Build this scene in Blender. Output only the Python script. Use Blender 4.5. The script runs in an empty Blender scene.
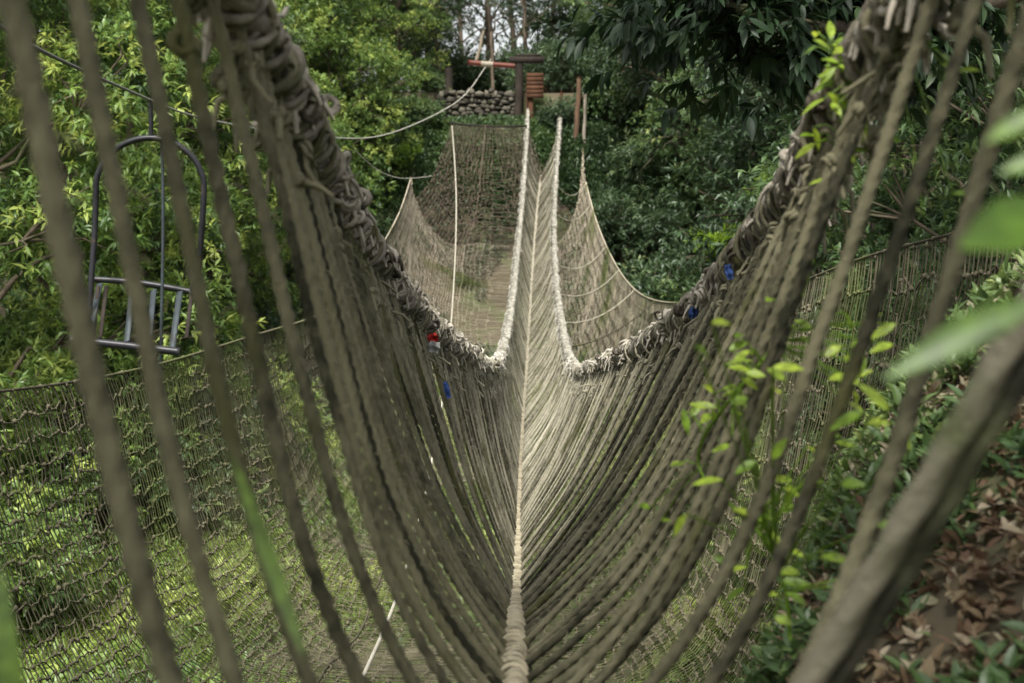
import bpy, math, random
import numpy as np
random.seed(7)
RG = np.random.default_rng(11)
C = bpy.context.scene.collection
F = 1422.0; TH = math.radians(6.0)
def P(px, py, Y):
    """world point seen at a photo position, Y metres along the valley"""
    a = (px-512)/F; b = (341.5-py)/F
    d = np.array([a, math.cos(TH)+b*math.sin(TH), -math.sin(TH)+b*math.cos(TH)])
    return d*(Y/d[1])
def A(*v): return np.array(v, dtype=float)
def nrm(v):
    v = np.asarray(v, float); return v/np.maximum(np.linalg.norm(v, axis=-1, keepdims=True), 1e-9)

def spline(xs, ys):
    """natural cubic spline"""
    xs = np.array(xs, float); ys = np.array(ys, float); n = len(xs); h = np.diff(xs)
    M = np.zeros((n, n)); r = np.zeros(n); M[0,0] = M[-1,-1] = 1
    for i in range(1, n-1):
        M[i,i-1] = h[i-1]; M[i,i] = 2*(h[i-1]+h[i]); M[i,i+1] = h[i]
        r[i] = 6*((ys[i+1]-ys[i])/h[i]-(ys[i]-ys[i-1])/h[i-1])
    m = np.linalg.solve(M, r)
    def f(x):
        x = np.asarray(x, float); i = np.clip(np.searchsorted(xs, x)-1, 0, n-2)
        a = (xs[i+1]-x); b = (x-xs[i])
        return (m[i]*a**3+m[i+1]*b**3)/(6*h[i])+(ys[i]/h[i]-m[i]*h[i]/6)*a+(ys[i+1]/h[i]-m[i+1]*h[i]/6)*b
    return f

# ---------------------------------------------------------------- noise
_G = RG.random((64, 64, 8))
def vnoise(x, y, k=0):
    x = np.asarray(x, float); y = np.asarray(y, float)
    xi = np.floor(x).astype(int); yi = np.floor(y).astype(int); fx = x-xi; fy = y-yi
    fx = fx*fx*(3-2*fx); fy = fy*fy*(3-2*fy); g = _G[:, :, k % 8]
    a = g[xi % 64, yi % 64]; b = g[(xi+1) % 64, yi % 64]; c = g[xi % 64, (yi+1) % 64]; d = g[(xi+1) % 64, (yi+1) % 64]
    return (a*(1-fx)+b*fx)*(1-fy)+(c*(1-fx)+d*fx)*fy-.5
def fbm(x, y, k=0):
    return vnoise(x, y, k)+.5*vnoise(x*2.1, y*2.1, k+1)+.25*vnoise(x*4.3, y*4.3, k+2)

# ---------------------------------------------------------------- mesh buffer (quads only)
class Buf:
    def __init__(s): s.v = []; s.f = []; s.t = []; s.n = 0
    def add(s, v, f, t=0.5):
        v = np.asarray(v, float).reshape(-1, 3); f = np.asarray(f, int).reshape(-1, 4)
        s.v.append(v); s.f.append(f+s.n); s.n += len(v)
        s.t.append(np.full(len(v), t, float) if np.isscalar(t) else np.asarray(t, float))
    def build(s, name, mat, parent=None, smooth=True):
        V = np.concatenate(s.v); Fc = np.concatenate(s.f); T = np.concatenate(s.t)
        me = bpy.data.meshes.new(name); me.vertices.add(len(V)); me.vertices.foreach_set('co', V.astype('f4').ravel())
        me.loops.add(len(Fc)*4); me.loops.foreach_set('vertex_index', Fc.astype('i4').ravel())
        me.polygons.add(len(Fc)); me.polygons.foreach_set('loop_start', (np.arange(len(Fc))*4).astype('i4'))
        me.polygons.foreach_set('use_smooth', np.full(len(Fc), smooth, dtype=bool))
        me.update(calc_edges=True); me.validate()
        at = me.attributes.new('tint', 'FLOAT', 'POINT')
        if len(me.vertices) == len(T): at.data.foreach_set('value', T.astype('f4'))
        me.materials.append(mat)
        o = bpy.data.objects.new(name, me); C.objects.link(o)
        if parent: o.parent = parent
        return o
    # shapes
    def tube(s, path, r, k=6, ref=None, lobes=0, pitch=.06, amp=.22, t=.5, cap=True):
        p = np.asarray(path, float); n = len(p)
        tg = nrm(np.gradient(p, axis=0))
        if ref is None:
            m = nrm(p[-1]-p[0]); ref = np.eye(3)[np.argmin(np.abs(m))]
        a = nrm(np.cross(tg, ref)); b = np.cross(tg, a)
        r = np.full(n, r, float) if np.isscalar(r) else np.asarray(r, float)
        ang = np.linspace(0, 2*math.pi, k, endpoint=False)
        R = np.repeat(r[:, None], k, 1)
        if lobes:
            L = np.concatenate([[0], np.cumsum(np.linalg.norm(np.diff(p, axis=0), axis=1))])
            R = R*(1+amp*np.cos(lobes*(ang[None]-2*math.pi*L[:, None]/(pitch*lobes))))
        V = p[:, None]+R[..., None]*(np.cos(ang)[None, :, None]*a[:, None]+np.sin(ang)[None, :, None]*b[:, None])
        i = np.arange(n-1)[:, None]*k; j = np.arange(k)[None]; j2 = (j+1) % k
        Q = np.stack([i+j, i+j2, i+k+j2, i+k+j], -1).reshape(-1, 4)
        V = V.reshape(-1, 3)
        if cap and k >= 4 and k % 2 == 0:
            e = [[q, q+1, k-2-q, k-1-q] for q in range(k//2-1)]
            Q = np.concatenate([Q, e, np.array(e)[:, ::-1]+(n-1)*k])
        s.add(V, Q, t)
    def box(s, c, d, rot=None, t=.5):
        c = np.asarray(c, float); h = np.asarray(d, float)/2
        bv = min(h)*.12
        # bevelled block: 3 rings
        V = []
        for z, q in ((-1, bv), (-1, 0), (1, 0), (1, bv)):
            zz = z*(h[2]-(0 if q else bv))
            for sx, sy in ((-1,-1),(1,-1),(1,1),(-1,1)): V.append([sx*(h[0]-q), sy*(h[1]-q), zz])
        V = np.array(V)
        if rot is not None: V = V @ np.asarray(rot).T
        Q = [[0,3,2,1],[12,13,14,15]]
        for l in range(3):
            for q in range(4): Q.append([l*4+q, l*4+(q+1)%4, l*4+4+(q+1)%4, l*4+4+q])
        s.add(V+c, Q, t)
    def ball(s, c, r, sq=(1,1,1), k=8, m=5, jit=.12, t=.5, rng=RG):
        ph = np.linspace(.12, math.pi-.12, m); th = np.linspace(0, 2*math.pi, k, endpoint=False)
        V = np.stack([np.sin(ph)[:, None]*np.cos(th), np.sin(ph)[:, None]*np.sin(th), np.cos(ph)[:, None]*np.ones(k)], -1)
        V = V*(1+jit*rng.standard_normal((m, k, 1)))*np.asarray(sq)*r+np.asarray(c)
        i = np.arange(m-1)[:, None]*k; j = np.arange(k)[None]; j2 = (j+1) % k
        Q = np.stack([i+j, i+k+j, i+k+j2, i+j2], -1).reshape(-1, 4)
        e = np.array([[q, q+1, k-2-q, k-1-q] for q in range(k//2-1)])
        s.add(V.reshape(-1, 3), np.concatenate([Q, e, e[:, ::-1]+(m-1)*k]), t)
    def leaves(s, c, d, nn, L, W, t, fine=False, curl=.12):
        """c base, d axis, nn normal, arrays"""
        c = np.asarray(c, float); d = nrm(d); sd = nrm(np.cross(d, nn)); up = np.cross(sd, d)
        L = np.broadcast_to(L, (len(c),))[:, None]; W = np.broadcast_to(W, (len(c),))[:, None]
        n = len(c)
        if not fine:
            V = np.stack([c, c+d*L*.42+sd*W*.5+up*W*.18, c+d*L*.5, c+d*L-up*L*curl, c+d*L*.42-sd*W*.5+up*W*.18], 1)
            Q = np.array([[0, 1, 3, 2], [0, 2, 3, 4]]); m = 5
        else:
            st = [0, .12, .3, .5, .7, .87, 1.0]; w = [.05, .5, .93, 1, .78, .4, .03]
            rows = []
            for q, (a, b) in enumerate(zip(st, w)):
                mid = c+d*L*a-up*L*curl*a*a*1.6
                rows += [mid+sd*W*.5*b+up*W*.14*b, mid, mid-sd*W*.5*b+up*W*.14*b]
            V = np.stack(rows, 1); m = len(rows); Q = []
            for q in range(len(st)-1):
                Q += [[q*3, q*3+3, q*3+4, q*3+1], [q*3+1, q*3+4, q*3+5, q*3+2]]
            Q = np.array(Q)
        Fq = (Q[None]+np.arange(n)[:, None, None]*m).reshape(-1, 4)
        s.add(V.reshape(-1, 3), Fq, np.repeat(np.broadcast_to(t, (n,)), m))
    def sprigs(s, c, out, nl, L, W, t, spread=1.0, droop=.5, fine=False, rng=RG):
        """whorls of nl leaves round each centre"""
        n = len(c); out = nrm(out)
        ref = np.where(np.abs(out[:, 2:3]) < .9, A(0,0,1)[None], A(1,0,0)[None])
        a = nrm(np.cross(out, ref)); b = np.cross(out, a)
        th = rng.random((n, 1))*6.28+np.arange(nl)[None]*2.4+rng.normal(0, .25, (n, nl))
        tilt = (.35+.75*rng.random((n, nl)))*spread
        d = out[:, None]*np.cos(tilt)[..., None]+(a[:, None]*np.cos(th)[..., None]+b[:, None]*np.sin(th)[..., None])*np.sin(tilt)[..., None]
        d[..., 2] -= droop*(.3+rng.random((n, nl)))
        d = nrm(d)
        base = c[:, None]-out[:, None]*L*rng.random((n, nl, 1))*1.1
        nn = nrm(A(0,0,1)+rng.normal(0, .35, (n, nl, 3))+.4*out[:, None])
        Ls = L*(.65+.6*rng.random(n*nl)); tt = np.clip(np.repeat(t, nl)+rng.normal(0, .07, n*nl), 0, 1)
        s.leaves(base.reshape(-1, 3), d.reshape(-1, 3), nn.reshape(-1, 3), Ls, W*Ls/L, tt, fine)

def cordknot(b, c, R, r, rng, t, turns=1.6):
    th = np.linspace(0, 2*math.pi*turns, 20); ax = nrm(rng.standard_normal(3)); u = nrm(np.cross(ax, A(.3,.9,.2))); v = np.cross(ax, u)
    rr = R*(1+.25*np.sin(th*1.7+rng.random()*6))
    p = np.asarray(c)+(u*np.cos(th)[:, None]+v*np.sin(th)[:, None])*rr[:, None]+ax*((th/th[-1]-.5)*R*1.3+.3*R*np.sin(th*2))[:, None]
    b.tube(p, r*(1-.3*np.linspace(-1, 1, 20)**4), 6, ref=ax, t=t)
# ---------------------------------------------------------------- tags
def tag(o, label=None, cat=None, group=None, kind=None):
    if label: o['label'] = label
    if cat: o['category'] = cat
    if group: o['group'] = group
    if kind: o['kind'] = kind
    return o
def empty(name, loc=(0,0,0), rz=0, sc=1):
    o = bpy.data.objects.new(name, None); C.objects.link(o); o.location = loc; o.rotation_euler = (0,0,rz)
    o.scale = (sc,)*3 if np.isscalar(sc) else sc
    o.empty_display_size = .2
    return o
def dup(root):
    r = root.copy(); C.objects.link(r)
    for ch in list(root.children):
        c = ch.copy(); C.objects.link(c); c.parent = r
    return r

# ---------------------------------------------------------------- materials
def newmat(name):
    m = bpy.data.materials.new(name); m.use_nodes = True; n = m.node_tree; n.nodes.clear()
    return m, n
def nd(nt, typ, **kw):
    o = nt.nodes.new(typ)
    for k, v in kw.items():
        if k.startswith('i_'): o.inputs[k[2:].replace('_', ' ')].default_value = v
        else: setattr(o, k, v)
    return o
def ramp(nt, fac, stops):
    r = nt.nodes.new('ShaderNodeValToRGB'); e = r.color_ramp.elements
    e[0].position = stops[0][0]; e[0].color = (*stops[0][1], 1); e[1].position = stops[-1][0]; e[1].color = (*stops[-1][1], 1)
    for p, c in stops[1:-1]:
        x = e.new(p); x.color = (*c, 1)
    nt.links.new(fac, r.inputs[0]); return r.outputs[0]
def mixc(nt, fac, a, b):
    m = nt.nodes.new('ShaderNodeMix'); m.data_type = 'RGBA'
    for s, v in ((m.inputs[0], fac), (m.inputs[6], a), (m.inputs[7], b)):
        if isinstance(v, (int, float)): s.default_value = v
        elif isinstance(v, tuple): s.default_value = (*v, 1)
        else: nt.links.new(v, s)
    return m.outputs[2]
def leaf_mat(name, stops, trans=.3, rough=.42, spec=.4):
    m, nt = newmat(name); L = nt.links.new
    at = nd(nt, 'ShaderNodeAttribute', attribute_name='tint')
    oi = nd(nt, 'ShaderNodeObjectInfo')
    ad = nd(nt, 'ShaderNodeMath', operation='MULTIPLY_ADD'); L(oi.outputs['Random'], ad.inputs[0]); ad.inputs[1].default_value = .14; L(at.outputs['Fac'], ad.inputs[2])
    sb = nd(nt, 'ShaderNodeMath', operation='SUBTRACT'); L(ad.outputs[0], sb.inputs[0]); sb.inputs[1].default_value = .07
    col = ramp(nt, sb.outputs[0], stops)
    if 'lime' in name or 'grass' in name:
        gg = nd(nt, 'ShaderNodeNewGeometry'); nz = nd(nt, 'ShaderNodeTexNoise', i_Scale=70.0, i_Detail=3.0); L(gg.outputs['Position'], nz.inputs['Vector'])
        mr = nd(nt, 'ShaderNodeMapRange'); L(nz.outputs['Fac'], mr.inputs[0]); mr.inputs[1].default_value = .35; mr.inputs[2].default_value = .7; mr.inputs[3].default_value = .6; mr.inputs[4].default_value = 1.35
        h2 = nd(nt, 'ShaderNodeHueSaturation'); L(col, h2.inputs['Color']); L(mr.outputs[0], h2.inputs['Value']); col = h2.outputs[0]
    p = nd(nt, 'ShaderNodeBsdfPrincipled'); L(col, p.inputs['Base Color']); p.inputs['Roughness'].default_value = rough
    p.inputs['Specular IOR Level'].default_value = spec
    tr = nd(nt, 'ShaderNodeBsdfTranslucent')
    hs = nd(nt, 'ShaderNodeHueSaturation'); hs.inputs['Value'].default_value = 1.5; hs.inputs['Hue'].default_value = .485; L(col, hs.inputs['Color']); L(hs.outputs[0], tr.inputs[0])
    mx = nd(nt, 'ShaderNodeMixShader'); mx.inputs[0].default_value = trans; L(p.outputs[0], mx.inputs[1]); L(tr.outputs[0], mx.inputs[2])
    o = nd(nt, 'ShaderNodeOutputMaterial'); L(mx.outputs[0], o.inputs[0]); return m
def rough_mat(name, c1, c2, scale=8, bump=.4, c3=None, s3=2.0, rough=.9, bscale=None, stretch=(1,1,1), fade=None, t3=.55):
    """two tone noise + patches; fade=(y0,y1,colA,colB): colour shift along the bridge"""
    m, nt = newmat(name); L = nt.links.new
    g = nd(nt, 'ShaderNodeNewGeometry'); mp = nd(nt, 'ShaderNodeMapping'); L(g.outputs['Position'], mp.inputs[0]); mp.inputs['Scale'].default_value = stretch
    n1 = nd(nt, 'ShaderNodeTexNoise', i_Scale=scale, i_Detail=6.0); L(mp.outputs[0], n1.inputs['Vector'])
    at = nd(nt, 'ShaderNodeAttribute', attribute_name='tint')
    ad = nd(nt, 'ShaderNodeMath', operation='MULTIPLY_ADD'); L(at.outputs['Fac'], ad.inputs[0]); ad.inputs[1].default_value = .8; L(n1.outputs['Fac'], ad.inputs[2])
    mr = nd(nt, 'ShaderNodeMapRange'); L(ad.outputs[0], mr.inputs[0]); mr.inputs[1].default_value = .55; mr.inputs[2].default_value = 1.25
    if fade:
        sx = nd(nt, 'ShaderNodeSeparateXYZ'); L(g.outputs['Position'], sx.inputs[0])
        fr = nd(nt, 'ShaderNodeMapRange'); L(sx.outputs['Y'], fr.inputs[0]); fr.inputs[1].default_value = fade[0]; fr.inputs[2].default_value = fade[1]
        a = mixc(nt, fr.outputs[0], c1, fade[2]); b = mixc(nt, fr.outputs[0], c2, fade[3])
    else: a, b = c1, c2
    col = mixc(nt, mr.outputs[0], a, b)
    if c3:
        n3 = nd(nt, 'ShaderNodeTexNoise', i_Scale=s3, i_Detail=4.0); L(g.outputs['Position'], n3.inputs['Vector'])
        m3 = nd(nt, 'ShaderNodeMapRange'); L(n3.outputs['Fac'], m3.inputs[0]); m3.inputs[1].default_value = t3; m3.inputs[2].default_value = t3+.13
        col = mixc(nt, m3.outputs[0], col, c3)
    p = nd(nt, 'ShaderNodeBsdfPrincipled'); L(col, p.inputs['Base Color']); p.inputs['Roughness'].default_value = rough
    p.inputs['Specular IOR Level'].default_value = .25
    if bump:
        n2 = nd(nt, 'ShaderNodeTexNoise', i_Scale=bscale or scale*3, i_Detail=5.0); L(mp.outputs[0], n2.inputs['Vector'])
        b_ = nd(nt, 'ShaderNodeBump', i_Strength=bump, i_Distance=.01); L(n2.outputs['Fac'], b_.inputs['Height']); L(b_.outputs[0], p.inputs['Normal'])
    o = nd(nt, 'ShaderNodeOutputMaterial'); L(p.outputs[0], o.inputs[0]); return m

M = {}
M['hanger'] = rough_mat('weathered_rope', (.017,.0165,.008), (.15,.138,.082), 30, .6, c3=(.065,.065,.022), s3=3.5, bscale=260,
                        fade=(2.5, 14, (.05,.045,.028), (.40,.37,.28)), t3=.56)  # dark near end: moss and dirt, with canopy shade put into the colour
M['anchor'] = rough_mat('anchor_rope', (.02,.0185,.011), (.11,.10,.07), 18, .6, c3=(.06,.065,.03), s3=9, bscale=200)
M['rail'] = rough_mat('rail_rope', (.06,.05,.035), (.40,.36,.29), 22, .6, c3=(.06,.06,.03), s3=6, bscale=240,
                      fade=(5, 18, (.13,.12,.09), (.46,.44,.38)), t3=.58)  # far end bleached; near end also carries painted shade from overhead trees
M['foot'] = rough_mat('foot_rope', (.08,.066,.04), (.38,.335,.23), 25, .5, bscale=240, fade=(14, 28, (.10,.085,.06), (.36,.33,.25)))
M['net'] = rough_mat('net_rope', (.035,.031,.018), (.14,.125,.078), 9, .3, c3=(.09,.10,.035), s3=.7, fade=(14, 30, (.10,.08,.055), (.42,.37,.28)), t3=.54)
M['net_end'] = rough_mat('net_rope_brown', (.035,.026,.018), (.15,.115,.085), 6, .3)
M['cream'] = rough_mat('cream_rope', (.3,.28,.22), (.45,.42,.34), 20, .3)
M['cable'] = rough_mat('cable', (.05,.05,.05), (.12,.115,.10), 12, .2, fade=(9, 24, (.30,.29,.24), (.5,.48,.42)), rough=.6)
M['bark'] = rough_mat('bark', (.05,.04,.028), (.16,.125,.09), 7, .8, c3=(.06,.07,.03), s3=2, stretch=(2,2,.4))
M['pale_bark'] = rough_mat('pale_bark', (.12,.10,.07), (.27,.23,.17), 7, .6, stretch=(2,2,.4))
M['dark_wood'] = rough_mat('dark_wood', (.012,.009,.007), (.034,.026,.019), 10, .5, stretch=(3,3,.5))
M['brown_wood'] = rough_mat('brown_wood', (.06,.036,.022), (.14,.085,.05), 9, .5, stretch=(3,3,.5))
M['red_wood'] = rough_mat('reddish_wood', (.04,.018,.009), (.085,.038,.018), 9, .4, stretch=(3,3,.5))
M['grey_wood'] = rough_mat('grey_wood', (.14,.12,.09), (.32,.28,.22), 9, .5, stretch=(3,3,.5))
M['red'] = rough_mat('red_paint', (.05,.013,.007), (.12,.026,.013), 9, .1, rough=.5)
M['steel'] = rough_mat('painted_steel', (.006,.006,.007), (.02,.02,.023), 14, .1, rough=.4, c3=(.08,.045,.025), s3=9, t3=.62)
M['slat'] = rough_mat('slat', (.018,.022,.025), (.045,.056,.06), 12, .2, rough=.6)
M['stone'] = rough_mat('stone', (.018,.016,.011), (.10,.09,.068), 5, .8, bscale=14, c3=(.07,.08,.035), s3=3, t3=.6)
M['mortar'] = rough_mat('mortar', (.03,.027,.02), (.09,.08,.06), 8, .5)
M['path'] = rough_mat('path_dust', (.30,.27,.22), (.48,.44,.37), 2, .4)
M['soil'] = rough_mat('soil', (.035,.03,.017), (.10,.08,.05), 1.6, .9, bscale=12, c3=(.05,.075,.02), s3=.8, t3=.48)
M['red_cloth'] = rough_mat('red_cloth', (.25,.015,.012), (.38,.03,.02), 20, .2)
M['blue_cloth'] = rough_mat('blue_cloth', (.02,.04,.13), (.035,.075,.22), 20, .2)
M['grey_cloth'] = rough_mat('grey_cloth', (.18,.18,.165), (.28,.28,.26), 20, .2)
M['leaf_bright'] = leaf_mat('leaf_bright', [(0,(.022,.045,.014)), (.4,(.06,.115,.026)), (.72,(.14,.215,.045)), (1,(.32,.38,.09))], .36)
M['leaf_mid'] = leaf_mat('leaf_mid', [(0,(.020,.042,.016)), (.5,(.050,.092,.028)), (.8,(.11,.165,.048)), (1,(.24,.29,.09))], .32)
M['leaf_dark'] = leaf_mat('leaf_dark', [(0,(.020,.038,.018)), (.5,(.045,.078,.032)), (.85,(.085,.13,.055)), (1,(.16,.20,.09))], .28)
M['leaf_gloss'] = leaf_mat('leaf_gloss', [(0,(.010,.022,.009)), (.6,(.02,.042,.015)), (1,(.055,.085,.03))], .2, rough=.5, spec=.3)
M['leaf_lime'] = leaf_mat('leaf_lime', [(0,(.06,.12,.010)), (.5,(.16,.27,.02)), (1,(.34,.44,.045))], .45)
M['grass'] = leaf_mat('grass_blade', [(0,(.04,.07,.014)), (.5,(.11,.18,.025)), (1,(.27,.33,.07))], .4)
M['litter'] = leaf_mat('litter', [(0,(.05,.035,.02)), (.25,(.11,.075,.04)), (.34,(.085,.045,.024)), (.44,(.14,.105,.055)), (.54,(.27,.23,.16)), (.75,(.08,.12,.03)), (1,(.17,.23,.05))], .2, rough=.7)

# ---------------------------------------------------------------- terrain
def sm(a, b, x):
    t = np.clip((np.asarray(x, float)-a)/(b-a), 0, 1); return t*t*(3-2*t)
def H(x, y):
    x = np.asarray(x, float); y = np.asarray(y, float)
    fl = -4.3+.5*fbm(x*.22, y*.22)+.012*np.clip(y-12, 0, 30)
    fl = fl+6.5*sm(9, 26, np.abs(x+1))                                   # side slopes
    fl = np.where(x > 3, fl+1.2*sm(3, 9, x)*sm(3, 9, y), fl)
    near = -1.45+.1*fbm(x*1.2, y*1.2, 3)
    bank = np.clip(-1.02+(x-.33)*.85, -1.45, .6)+.09*fbm(x*2.5, y*2.5, 2)  # right bank beside the camera
    near = np.where(x > .0, np.maximum(near, bank), near)
    edge = 2.1+1.3*sm(.3, 1.1, x)
    z = near+(fl-near)*sm(edge, edge+3.6, y)
    top = 2.76
    far = -3.9+(1.75+3.9)*sm(33.2, 39.9, y)
    z = np.where(y > 30, np.maximum(z, far+.25*fbm(x*.5, y*.5, 1)*sm(31, 33, y)*(1-sm(38.5, 39.3, y))), z)
    z = np.where(y > 40.25, top+.05*fbm(x*.5, y*.5)+np.clip(np.abs(x+1)-9, 0, 60)*.22, z)
    z = z-np.clip(y-62, 0, 400)*.06
    return z
def axis(lo, hi, fine_lo, fine_hi, df, dc):
    a = list(np.arange(fine_lo, fine_hi, df)); v = fine_lo; st = df
    while v > lo: st = min(st*1.25, dc); v -= st; a.insert(0, v)
    v = a[-1]; st = df
    while v < hi: st = min(st*1.25, dc); v += st; a.append(v)
    return np.array(a)
gx = axis(-400, 400, -16, 16, .16, 30); gy = np.unique(np.concatenate([axis(-60, 700, -1, 9, .12, .3)[axis(-60, 700, -1, 9, .12, .3) < 44], axis(44, 700, 44, 46, .3, 30), [40.24, 40.26]]))
X, Y = np.meshgrid(gx, gy, indexing='ij'); Z = H(X, Y)
g = Buf(); n1, n2 = X.shape
ii = np.arange(n1-1)[:, None]*n2+np.arange(n2-1)[None]
g.add(np.stack([X, Y, Z], -1).reshape(-1, 3), np.stack([ii, ii+n2, ii+n2+1, ii+1], -1).reshape(-1, 4))
tag(g.build('ground', M['soil']), kind='structure')
# path on the far bank
b = Buf(); xs = np.linspace(-7, 2.2, 47); ys = np.linspace(40.28, 43.4, 13)
X, Y = np.meshgrid(xs, ys, indexing='ij'); Zp = H(X, Y)+.02
Zp = Zp+np.where(X < -2.2, 0, 0)
ii = np.arange(46)[:, None]*13+np.arange(12)[None]
b.add(np.stack([X, Y, Zp], -1).reshape(-1, 3), np.stack([ii, ii+13, ii+14, ii+1], -1).reshape(-1, 4))
tag(b.build('path', M['path']), kind='structure')

# ---------------------------------------------------------------- bridge geometry
D_ = [.2, 1.2, 2.2, 3.2, 4.1, 5.5, 7, 8.5, 11, 13.5, 16, 20, 27, 33, 40]
PL = [(235,0),(322,172),(368,250),(420,315),(454,345),(473,358),(489,366),(497,362),(502,350),(509,320),(517,252),(523,188),(528,108)]
PR = [(905,0),(806,172),(748,250),(687,315),(640,347),(607,362),(583,371),(574,367),(568,354),(561,322),(554,252),(555,188),(561,106)]
def rail_fn(pl, near):
    pts = near+[P(px, py, d) for (px, py), d in zip(pl, D_[2:])]
    return spline(D_, [p[0] for p in pts]), spline(D_, [p[2] for p in pts])
LX, LZ = rail_fn(PL, [A(-.50,.2,.93), A(-.475,1.2,.61)])
RX, RZ = rail_fn(PR, [A(.72,.2,.95), A(.67,1.2,.62)])
FD = [.2, 2.7, 5.5, 7, 11, 16, 20, 27, 33, 40]
FP = [(514,683),(515.5,599),(516.5,566),(518,506),(521,446),(524.5,396),(530,309),(535,234),(544,147)]
fp = [A(0,.2,-.97)]+[P(px, py, d) for (px, py), d in zip(FP, FD[1:])]
FX, FZ = spline(FD, [p[0] for p in fp]), spline(FD, [p[2] for p in fp])
def Lp(y): y = np.asarray(y, float); return np.stack([LX(y), y, LZ(y)], -1)
def Rp(y): y = np.asarray(y, float); return np.stack([RX(y), y, RZ(y)], -1)
def Fp(y): y = np.asarray(y, float); return np.stack([FX(y), y, FZ(y)], -1)

bridge = empty('rope_bridge', (0, 0, 0))
tag(bridge, 'V shaped rope footbridge of weathered hanger ropes crossing the ravine', 'rope bridge')
# foot rope: a core wound round with cord
b = Buf()
y = np.concatenate([np.arange(.2, 14, .0075), np.arange(14, 40.2, .02)])
ctr = Fp(y); L = np.concatenate([[0], np.cumsum(np.linalg.norm(np.diff(ctr, axis=0), axis=1))])
ring = np.abs(np.sin(L*math.pi/.052+1.6*fbm(L*3, L*0)))**.6
big = 1+.22*fbm(L*1.7, L*0+3, 2)+.16*vnoise(L*9, L*0+5, 4)
ctr[:, 2] += .012; ctr[:, 0] += .012*fbm(L*2.2, L*0+1, 3); ctr[:, 2] += .010*fbm(L*2.5, L*0+9, 5)
r = .0255*(.66+.40*ring)*big
b.tube(ctr, r*np.interp(y, [2, 4, 8], [.72, .9, 1.25]), 10, ref=A(0,0,1), t=np.repeat(np.clip(.35+.5*vnoise(L*30, L*0+2, 1)+1.5*(ring**1.8-.5), -.5, 1), 10))  # grooves darkened in the tint to make up for weak shading between turns
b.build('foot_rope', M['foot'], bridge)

th = np.arange(0, 2*math.pi*190, .42); yl = 2.0+th/(2*math.pi)*.062+.018*fbm(th*.05, th*0, 2)
f0 = Fp(yl); R0 = np.interp(yl, [2, 5, 8, 14], [.022, .026, .034, .036])*(1+.16*fbm(th*.11, th*0+2, 4))
b = Buf(); b.tube(f0+np.stack([R0*np.cos(th), 0*th, R0*np.sin(th)*.95+.012], -1), np.interp(yl, [2, 8], [.0065, .008])*(1+.25*vnoise(th*.2, th*0, 1)), 6, ref=A(0,1,0), t=np.repeat(np.clip(.75+.6*vnoise(th*.16, th*0+4, 3), .2, 1.2), 6), cap=False)
b.build('lashing_cord', M['foot'], bridge)
def handrail(fn, name, sgn):
    b = Buf()
    y = np.concatenate([np.arange(.2, 8, .012), np.arange(8, 40, .03)])
    c = fn(y); L = np.concatenate([[0], np.cumsum(np.linalg.norm(np.diff(c, axis=0), axis=1))])
    tg = nrm(np.gradient(c, axis=0)); a = nrm(np.cross(tg, A(0,0,1))); u = np.cross(a, tg)
    for q in range(3):
        ph = 2*math.pi*L/.26+q*math.pi*2/3+1.3*fbm(L*1.3, L*0+q, q)
        R1 = .027+.010*fbm(L*3, L*0+q*7, q+1)
        p = c+a*(np.cos(ph)*R1)[:, None]+u*(np.sin(ph)*R1*.9)[:, None]
        rr = .0225*np.interp(y, [8, 18], [1, .72])*(1+.30*np.sin(L*2*math.pi/.085+q*2)+.35*vnoise(L*6, L*0+q*3, q+2))
        b.tube(p, rr, 8, ref=A(0,0,1), lobes=3, pitch=.07, amp=.10, t=np.repeat(np.clip(.5+.6*vnoise(L*8, L*0+q, q), 0, 1), 8))
    # lumps of old knots riding on the strands
    rk = np.random.default_rng(50+int(sgn))
    for yy in rk.uniform(1.3, 11, 210):
        c0 = fn(yy)+rk.normal(0, 1, 3)*A(.028, .02, .028)-A(0,0,.012)
        cordknot(b, c0, rk.uniform(.012, .028), rk.uniform(.005, .008), rk, rk.uniform(-.2, 1.0))
    # a lighter outer cord that wanders below, whipping the hangers
    ph = 2*math.pi*L/.19
    for q in range(2):
        R2 = .052+.012*vnoise(L*5, L*0+q, 5)
        p = c+a*(np.cos(ph+q*3)*R2)[:, None]+u*(np.sin(ph+q*3)*R2)[:, None]-u*.008
        b.tube(p, .008, 5, ref=A(0,0,1), t=.35, cap=False)
    # frayed ends and knots all along, thick where the rope is bleached
    rng = np.random.default_rng(5+int(sgn))
    for yy in np.concatenate([rng.uniform(1.4, 9, 420), rng.uniform(9, 39, 1700)]):
        c0 = fn(yy); o = nrm(A(rng.normal()*.8+sgn*.2, rng.normal()*.6, -.25+rng.normal()*.7))
        s0 = c0+o*.035; n = rng.uniform(.025, .07)*(1 if yy < 14 else 1.15); uu = np.linspace(0, 1, 6)[:, None]
        kk_ = s0+o*n*uu*(1-.3*uu)-A(0,0,1)*n*.7*uu**2+rng.normal(0, .006, 3)*uu
        b.tube(kk_, .009-.0055*uu[:, 0], 4, t=rng.uniform(.5, 1), cap=False)
        if rng.random() < .7 and yy < 15: cordknot(b, c0+o*.045, rng.uniform(.012, .026), rng.uniform(.006, .009), rng, rng.uniform(.3, 1.1))
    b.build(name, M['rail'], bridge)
handrail(Lp, 'handrail_rope', -1); handrail(Rp, 'handrail_rope', 1)

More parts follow.
